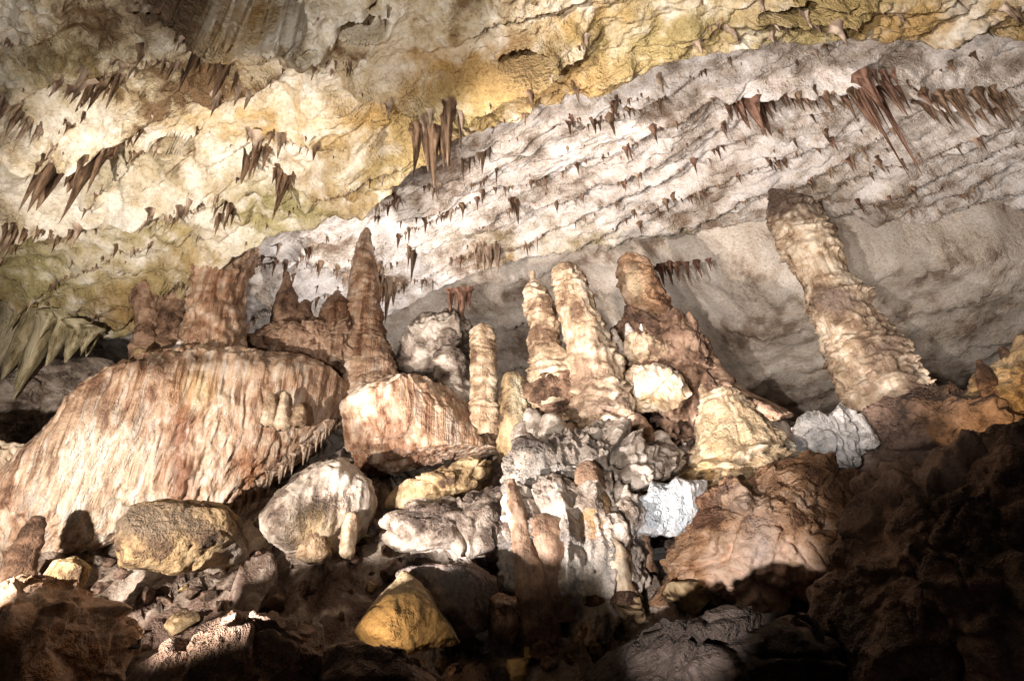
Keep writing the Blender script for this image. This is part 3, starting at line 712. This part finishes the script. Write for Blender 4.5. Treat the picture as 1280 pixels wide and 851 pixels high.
for k, (lab, sp, Yy, mt) in enumerate([
    ('tiny white stalagmite on the lit ledge closest to the tall cream stalagmite', [(771, 432, 14), (768, 420, 10), (766, 410, 5)], 9.7, 'white'),
    ('tiny white stalagmite on the lit ledge between two others', [(789, 424, 13), (786, 412, 9), (784, 403, 5)], 9.8, 'white'),
    ('tiny white stalagmite on the lit ledge closest to the dark ridge', [(806, 422, 12), (803, 410, 9), (801, 402, 5)], 9.8, 'white'),
    ('rust brown spire on the dark ridge beside the rust stained stalagmite', [(862, 440, 40), (855, 415, 26), (849, 398, 14), (846, 388, 5)], 10.3, 'red'),
    ('second brown spire lower down the dark ridge', [(890, 475, 44), (882, 452, 30), (876, 436, 18), (872, 425, 6)], 10.2, 'brown'),
    ('small pale finger stalagmite beside the yellow fluted dome', [(884, 505, 16), (880, 490, 11), (877, 478, 5)], 8.6, 'cream'),
    ('white knob stalagmite on the striped block, first of the pale cluster', [(335, 530, 20), (338, 512, 16), (340, 497, 12), (340, 491, 5)], 9.5, 'cream'),
    ('taller white knob stalagmite on the striped block, middle of the pale cluster', [(352, 535, 18), (354, 512, 15), (356, 494, 11), (356, 488, 5)], 9.5, 'cream'),
    ('stubby cream stalagmite at the edge of the striped block', [(372, 530, 20), (373, 515, 16), (374, 503, 9)], 9.5, 'cream'),
    ('little leaning white stalagmite in the dark gap above the striped block', [(326, 470, 14), (330, 455, 10), (334, 440, 5)], 9.9, 'white'),
    ('tiny white stalagmite standing before the organ pipe column', [(244, 455, 12), (245, 447, 9), (246, 440, 5)], 9.2, 'white'),
    ('yellowish stub stalagmite below the crooked brown column', [(178, 462, 24), (176, 446, 18), (177, 434, 10)], 9.6, 'ochre'),
    ('white stub stalagmite between the ragged column and the organ pipe column', [(222, 452, 18), (224, 436, 12), (228, 424, 7)], 9.6, 'white'),
    ('slender cream drip pillar on the grey rounded boulder', [(434, 694, 20), (435, 676, 17), (438, 655, 17), (440, 638, 12)], 8.3, 'cream'),
    ('wide cream drip pillar at the foot of the grey rounded boulder', [(392, 700, 44), (396, 680, 36), (402, 658, 28), (408, 636, 16)], 8.4, 'cream'),
    ('pale cream tooth below the stout brown stalagmite', [(768, 690, 34), (762, 675, 24), (756, 662, 12)], 7.0, 'cream'),
    ('jagged spike on the glowing yellow rock heap, first from the wall side', [(1232, 470, 18), (1227, 458, 10), (1222, 448, 4)], 7.8, 'brown'),
    ('jagged spike on the glowing yellow rock heap, second and taller', [(1262, 458, 20), (1256, 442, 12), (1250, 432, 4)], 7.8, 'brown'),
    ]):
    stalagmite(lab, sp, Yy, mt, rings=36, segs=20, terr=.08, period=.16, flute=.10, amp=.14, seed=40+k, base='striped block' not in lab and 'grey rounded' not in lab, group='small stalagmites on the ledges')

# ------------------------------------------------------------------ stalactites
def cone_pool(k, rings, segs, seed, flut=.12, curve=.08):
    rnd = np.random.default_rng(seed)
    t = np.linspace(0, 1, rings)                      # 0 at the root, 1 at the tip; unit length, unit root radius
    r = (1-t)**rnd.uniform(.7, 1.15)*(1+.25*perlin(np.stack([t*3, 0*t+k, 0*t], -1)))
    r = r*(1+.9*np.exp(-t/.07))
    r = np.maximum(r, .012)
    th = np.linspace(0, 2*math.pi, segs, endpoint=False)
    ct, st = np.cos(th), np.sin(th)
    n = perlin(np.stack([np.broadcast_to(ct*2.3, (rings, segs)), np.broadcast_to(st*2.3, (rings, segs)), np.broadcast_to(t[:, None]*2, (rings, segs))], -1)+k*3.1)
    rr = r[:, None]*(1+flut*3*n)
    cx = curve*perlin(np.stack([t*1.5, 0*t+k*1.3, 0*t+5], -1))*t
    v = np.stack([cx[:, None]*3+ct*rr, st*rr, np.broadcast_to(-t[:, None]+0*rr, (rings, segs))], -1)
    return v.reshape(-1, 3), grid_faces(rings, segs, True)
_pools = {}
def pool(mat, fine):
    key = (mat, fine)
    if key not in _pools:
        out = []
        for k in range(8):
            v, f = cone_pool(k, 22 if fine else 6, 16 if fine else 6, 500+k)
            out.append(make_mesh('stalactite', v, f, M[mat]))
        _pools[key] = out
    return _pools[key]
_rs = random.Random(11)
def hang(parent, p, length, radius, mat, fine=True, name='stalactite', base=None):
    o = bpy.data.objects.new(name, _rs.choice(pool(mat, fine)))
    col.objects.link(o)
    o.location = Vector(p)-(Vector(base) if base is not None else Vector((0, 0, 0)))
    o.scale = (radius, radius*_rs.uniform(.7, 1.0), length)
    o.rotation_euler = (_rs.uniform(-.05, .05), _rs.uniform(-.05, .05), _rs.uniform(0, 6.28))
    if parent is not None: o.parent = parent
    return o

def cluster(label, items, zfun, mat, name='stalactite_cluster', category='stalactites', group=None, Y=None):
    """items: (root px, root py, tip py, width px). The root sits on the roof where the pixel's ray meets it."""
    pts = []
    for a, b, c, wd in items:
        p = PZ(a, b, ZA if zfun is zA else ZB) if Y is None else P(a, b, Y)
        if Y is None:
            for _ in range(6):                               # walk to the real roof surface
                zz = float(zfun(np.array([p[0]]), np.array([p[1]]))[0])
                p = PZ(a, b, zz)
        lo, hi = .02, 9.0
        for _ in range(30):
            m = .5*(lo+hi)
            if project(p-np.array([0, 0, m]))[1] < c: lo = m
            else: hi = m
        w = project(p)[2]
        pts.append((p, lo, wd*.5*w/F))
        for k in range(2):
            off = np.array([_rs.uniform(-1, 1), _rs.uniform(-1, 1), 0])*wd*.75*w/F
            pts.append((p+off, lo*_rs.uniform(.35, .8), wd*.5*w/F*_rs.uniform(.45, .7)))
    base = np.mean([q[0] for q in pts], 0)
    e = empty(name, base, label=label, category=category, kind='thing')
    if group: e['group'] = group
    for p, l, r in pts:
        hang(e, p+np.array([0, 0, .12]), l+.12, r, mat, True, base=base)
    return e

cluster('dark brown curtain of long stalactites hanging from the green lip of the ceiling', [(522, 166, 228, 14), (533, 152, 218, 20), (543, 146, 240, 20), (553, 144, 212, 20), (562, 138, 206, 14), (548, 140, 190, 30)], zA, 'drip')
cluster('brown fluted stalactites next to the dark curtain at the ceiling lip', [(578, 176, 226, 9), (586, 178, 220, 9), (597, 172, 206, 14), (604, 170, 218, 12), (611, 168, 190, 7)], zA, 'drip')
cluster('short brown stalactites on the ceiling lip past the fluted ones', [(637, 160, 178, 8), (645, 158, 180, 10), (653, 157, 176, 8)], zA, 'drip')
cluster('heavy brown stalactite pair like folded wings under a pale ledge', [(84, 192, 262, 30), (74, 190, 268, 22), (62, 190, 266, 12), (120, 190, 284, 20), (130, 186, 240, 12)], zA, 'drip')
cluster('short stalactites along the ledge next to the folded wings', [(150, 174, 200, 9), (165, 168, 186, 7), (178, 162, 182, 8), (140, 180, 205, 9)], zA, 'drip')
cluster('thin hooked stalactite bunch under the ochre patch', [(312, 188, 232, 14), (322, 186, 226, 14), (334, 186, 212, 12)], zA, 'drip')
cluster('single dark tooth stalactite with a broad root under the ochre patch', [(358, 222, 278, 14), (350, 220, 240, 12), (366, 220, 240, 8)], zA, 'drip')
cluster('small stalactites above the fluted organ pipe column', [(288, 255, 288, 9), (276, 268, 296, 8), (293, 262, 284, 6)], zA, 'drip')
cluster('row of brown stalactites on the ceiling above the green curtain', [(8, 292, 314, 10), (20, 291, 316, 9), (0, 293, 310, 9), (32, 290, 306, 8), (48, 290, 305, 7), (75, 290, 316, 7), (88, 289, 306, 7)], zA, 'drip')
cluster('brown stalactites hanging from the orange knob beside the dark roof hollow', [(258, 56, 122, 16), (246, 62, 118, 10), (285, 78, 130, 18), (275, 72, 112, 10)], zA, 'drip')
cluster('leaning thin stalactites along the ledge above the folded wings', [(148, 98, 136, 10), (128, 104, 142, 12), (112, 112, 140, 8), (98, 116, 134, 7), (215, 84, 104, 6), (228, 90, 106, 6), (205, 80, 98, 6)], zA, 'drip')
cluster('pale stalactite fringe before the folded wings stalactites', [(10, 130, 172, 10), (24, 140, 182, 10), (38, 150, 188, 9), (-8, 128, 170, 12), (50, 160, 186, 7)], zA, 'paledrip')
cluster('rust red stalactite bunch with a blunt tip on the spears ledge', [(905, 116, 150, 14), (918, 117, 168, 16), (930, 116, 172, 18), (942, 118, 168, 14), (952, 120, 156, 12), (962, 116, 140, 8)], zB, 'rustdrip')
cluster('short brown fringe between the two rust red bunches', [(975, 116, 136, 7), (988, 114, 138, 7), (1000, 112, 130, 6), (1012, 110, 136, 8), (1024, 110, 146, 8), (1034, 108, 130, 6)], zB, 'drip')
cluster('rust red stalactite bunch with two very long pale spears', [(1046, 104, 152, 12), (1058, 102, 168, 14), (1068, 100, 160, 12), (1062, 92, 220, 8), (1088, 100, 214, 9), (1078, 98, 150, 12), (1096, 98, 146, 10), (1106, 98, 148, 10), (1116, 98, 142, 9)], zB, 'rustdrip')
cluster('dark brown stalactites next to the long spears on the same ledge', [(1152, 124, 160, 12), (1164, 124, 164, 12), (1176, 122, 158, 9), (1190, 122, 170, 9)], zB, 'drip')
cluster('brown leaning stalactites at the outer end of the long spears ledge', [(1200, 122, 152, 9), (1212, 121, 158, 10), (1224, 119, 152, 10), (1238, 118, 162, 10), (1250, 118, 150, 8)], zB, 'drip')
cluster('pale tan drapery hanging side by side over the banded column', [(597, 312, 338, 12), (610, 308, 344, 12), (620, 308, 344, 12), (604, 312, 342, 9)], zB, 'paledrip')
cluster('rusty thin drapery hanging above the squat grey stump', [(564, 368, 398, 8), (577, 368, 406, 11), (586, 366, 392, 8), (571, 368, 390, 6)], None, 'rustdrip', Y=11.6)
cluster('thin brown stalactite hanging alone over the grey rock heap', [(518, 316, 358, 8), (511, 316, 330, 5)], zB, 'drip')
cluster('straw pale stalactite with a broad root beside the tallest stalagmite', [(486, 356, 408, 14), (492, 358, 384, 8), (480, 358, 384, 6)], None, 'paledrip', Y=11.9)
cluster('lone dark stalactite in the middle of the white ceiling', [(645, 252, 280, 9), (640, 254, 268, 6)], zB, 'drip')
cluster('small dark stalactites above the head of the giant leaning stalagmite', [(970, 200, 216, 9), (978, 198, 212, 7), (963, 203, 212, 6)], zB, 'drip')
cluster('brown jagged fringe on the grey back wall beside the rust stained stalagmite', [(816, 340, 366, 6), (826, 338, 360, 9), (836, 336, 358, 10), (846, 335, 352, 8), (858, 333, 350, 6), (872, 331, 348, 6), (886, 329, 340, 4)], None, 'rustdrip', Y=12.6)
cluster('fringe of small cream drips under the overhanging rim of the striped block', [(300, 632, 650, 9), (312, 622, 642, 8), (325, 610, 630, 9), (338, 598, 618, 8), (352, 588, 604, 9), (366, 576, 594, 8), (380, 564, 582, 8), (396, 548, 566, 8), (408, 534, 552, 7), (276, 640, 656, 8), (255, 642, 658, 8), (235, 644, 660, 8)], None, 'paledrip', name='drip_fringe', category='stalactites', Y=10.0)
# the green hanging curtain at the far left
cluster('greenish fluted stone curtain hanging above the pale grey rock mass', [(-40, 372, 520, 46), (-12, 376, 500, 42), (10, 378, 496, 42), (30, 384, 500, 38), (48, 390, 476, 36), (66, 396, 500, 30), (82, 404, 460, 28), (98, 412, 454, 24), (112, 418, 446, 18)], None, 'greendrip' if 'greendrip' in M else 'paledrip', name='stone_curtain', category='stone curtain', Y=11.0)

# rows of small stalactites along the ledges of the middle and front roof: pieces of the roof
def sprinkle(parent, zfun, per, seed, cond, n_obj, n_stuff, lo, hi, mats, rng):
    x0, x1, y0, y1 = cond
    out = []
    X = rng.uniform(x0, x1, 60000); Yv = rng.uniform(y0, y1, 60000)
    t = terraces(X, Yv, per, seed)
    dens = .5+.9*perlin(np.stack([X*.6, Yv*.6, 0*X+seed], -1))
    ok = ((t > .93) | (rng.uniform(size=len(X)) < .012)) & (rng.uniform(size=len(X)) < dens)
    X, Yv = X[ok], Yv[ok]
    Z = zfun(X, Yv)
    a, b, _ = project(np.stack([X, Yv, Z], -1))
    lip = (LIPB if zfun is zB else LIPA)
    la = np.interp(a, LIPA[:, 0], LIPA[:, 1]); lb = np.interp(a, lip[:, 0], lip[:, 1])
    inside = (a > -60) & (a < 1340) & (b > -40) & (b < lb-4)
    if zfun is zB: inside &= b > la+4
    X, Yv, Z = X[inside], Yv[inside], Z[inside]
    L = lo+(hi-lo)*rng.uniform(size=len(X))**3
    o = np.argsort(-L*(1+.3*rng.uniform(size=len(L))))
    for i in o[:n_obj]:
        hang(parent, (X[i], Yv[i], Z[i]+.04), L[i]+.04, L[i]*rng.uniform(.06, .12)+.010, mats[int(rng.integers(len(mats)))], False)
    rest = o[n_obj:n_obj+n_stuff]
    V, Fc = [], []
    cv, cf = cone_pool(3, 4, 5, 900)
    for j, i in enumerate(rest):
        s = L[i]*.8
        V.append(cv*np.array([s*.10+.008, s*.10+.008, s+.03])+np.array([X[i], Yv[i], Z[i]+.03])); Fc.append(cf+j*len(cv))
    if V:
        add_obj('small_stalactites', np.concatenate(V), np.concatenate(Fc), M[mats[0]], parent=parent, kind='stuff')
rng = np.random.default_rng(5)
sprinkle(ceilB, zB, .95, 14., (-12, 14, 6, 20), 205, 3200, .10, .55, ['drip', 'paledrip', 'rustdrip'], rng)
sprinkle(ceilA, zA, 1.1, 4., (-14, 12, 2, 16), 160, 700, .06, .32, ['drip', 'paledrip'], rng)

def ledge_row(parent, zfun, L, n, lo, hi, mats):
    a, b, h, fade, w = L
    xs = rng.uniform(a[0]+.3, a[-1]-.3, n)
    for x0 in xs:
        y0 = float(np.interp(x0, a, b))-rng.uniform(.0, .22)
        z0 = float(zfun(np.array([x0]), np.array([y0]))[0])
        l = lo+(hi-lo)*rng.uniform()**2
        hang(parent, (x0, y0, z0+.05), l+.05, l*rng.uniform(.07, .13)+.012, mats[int(rng.integers(len(mats)))], False)
for L in LEDGES_A: ledge_row(ceilA, zA, L, 22, .10, .55, ['drip', 'paledrip', 'paledrip'])
for L in LEDGES_B: ledge_row(ceilB, zB, L, 28, .12, .65, ['drip', 'rustdrip'])

# ------------------------------------------------------------------ loose stones on the slope
stone_meshes = []
for k in range(10):
    V, Fc = cube_sphere(12)
    q = V*np.array([1, .8, .7])
    rnd = np.random.default_rng(700+k)
    for i in range(15):
        n = rnd.normal(size=3); n /= np.linalg.norm(n)
        lim = (q@n).max()*rnd.uniform(.52, .80)
        q = q-n*(np.maximum(q@n-lim, 0)*.99)[:, None]
    q = 1.35*q*(1+.16*fbm(V*3.2+k*7, 4, .7))[:, None]
    for mname in (('knob', 'earth', 'ochre')[k % 3],):
        stone_meshes.append(make_mesh('stone', q, Fc, M[mname]))
rnd = random.Random(3)
def stones(n, region, smin, smax, where, pick):
    made = 0; tries = 0
    while made < n and tries < n*30:
        tries += 1
        a = rnd.uniform(region[0], region[2]); b = rnd.uniform(region[1], region[3])
        d = ray(a, b)
        ts = np.linspace(3.5, 15, 140)
        pts = CAM+d[None, :]*(ts/d[1])[:, None]
        hit = np.nonzero(pts[:, 2] < zF(pts[:, 0], pts[:, 1]))[0]
        if not len(hit): continue
        p = pts[hit[0]]
        s = smin+(smax-smin)*rnd.random()**2.2
        me = rnd.choice(pick)
        tone = {'dark_earth': 'dark brown', 'ochre_rock': 'yellowish', 'knobbly_calcite': 'pale grey'}[me.materials[0].name]
        o = bpy.data.objects.new('stone', me); col.objects.link(o)
        o.location = (p[0], p[1], float(zF(p[:1], p[1:2])[0])+s*.25)
        o.scale = (s*rnd.uniform(.8, 1.2), s*rnd.uniform(.8, 1.2), s*rnd.uniform(.7, 1.1))
        o.rotation_euler = (rnd.uniform(-.6, .6), rnd.uniform(-.6, .6), rnd.uniform(0, 6.28))
        o['label'] = tone+' loose stone '+where; o['category'] = 'stone'; o['group'] = tone+' stones '+where
        made += 1
dark = [stone_meshes[i] for i in (1, 4, 7)]; light = [stone_meshes[i] for i in (0, 3, 6, 9)]; gold = [stone_meshes[i] for i in (2, 5, 8)]
stones(140, (0, 660, 660, 850), .05, .26, 'lying in the shaded rubble below the striped block', dark+dark+gold+light[:1])
stones(130, (430, 500, 900, 720), .06, .30, 'lying among the knobbly calcite of the slope', light)
stones(60, (640, 740, 1040, 850), .05, .28, 'wedged under the rust red boulder', gold+dark)

# knobby stumps growing on the central mound
for k, (a, b, h, wd) in enumerate([(700, 640, 44, 28), (722, 655, 60, 30), (768, 640, 52, 34), (790, 660, 46, 26), 
        (655, 560, 36, 30), (690, 545, 30, 34), (715, 560, 34, 26), (665, 535, 26, 26), (760, 565, 40, 34), (800, 560, 44, 30), (830, 575, 38, 28)]):
    lean = (a-600)*.12
    stalagmite('knobbly calcite stump crowding the middle of the slope', [(a+lean*.25, b+12, wd*1.25), (a, b-h*.3, wd), (a-lean*.12, b-h*.65, wd*.85), (a-lean*.25, b-h, wd*.5)], 7.15+.0*k if b > 700 else (7.7 if b > 620 else 8.9),
               'knob' if k % 3 else 'brown', rings=40, segs=26, terr=.16, period=.22, flute=.1, amp=.14, seed=80+k, group='knobbly stumps on the mound')

# ------------------------------------------------------------------ the lamp fixtures, including those of the added fill lamps
def box(sx, sy, sz, c=(0, 0, 0)):
    v = np.array([(x*sx/2+c[0], y*sy/2+c[1], z*sz/2+c[2]) for x in (-1, 1) for y in (-1, 1) for z in (-1, 1)], float)
    return v, np.array([(0, 1, 3, 2), (4, 6, 7, 5), (0, 4, 5, 1), (2, 3, 7, 6), (0, 2, 6, 4), (1, 5, 7, 3)])
spots = ['beside the path before the slope', 'at the foot of the cream slope', 'behind the slate grey boulder', 'at the back of the path as added fill', 'high behind the path as added fill', 'behind the yellow fluted dome as added roof light', 'behind the dark sloping bank as added wall light', 'low beside the path as added fill', 'behind the pointed stalagmites', 'below the pointed golden boulder', 'in the dark rubble beside the dim reddish boulder',
         'under the glowing yellow heap', 'below the bluish white rock face', 'below the bright white boss', 'before the white lit ledge']
for (loc, d, c), where in zip(LAMPS, spots):
    e = empty('floodlight', Vector(loc)-d*.03, label='small black floodlight hidden '+where, category='floodlight', group='floodlights of the cave')
    e.rotation_euler = d.to_track_quat('-Z', 'Y').to_euler()
    for nm, sz, ctr, mt in (('housing', (.12, .08, .05), (0, 0, .05), 'metal'), ('lens', (.10, .06, .006), (0, 0, .021), 'glass'), ('bracket', (.14, .015, .09), (0, 0, .12), 'metal')):
        v, f = box(*sz, ctr)
        me = make_mesh(nm, v, f, M[mt], smooth_shade=False)
        o = bpy.data.objects.new(nm, me); col.objects.link(o); o.parent = e
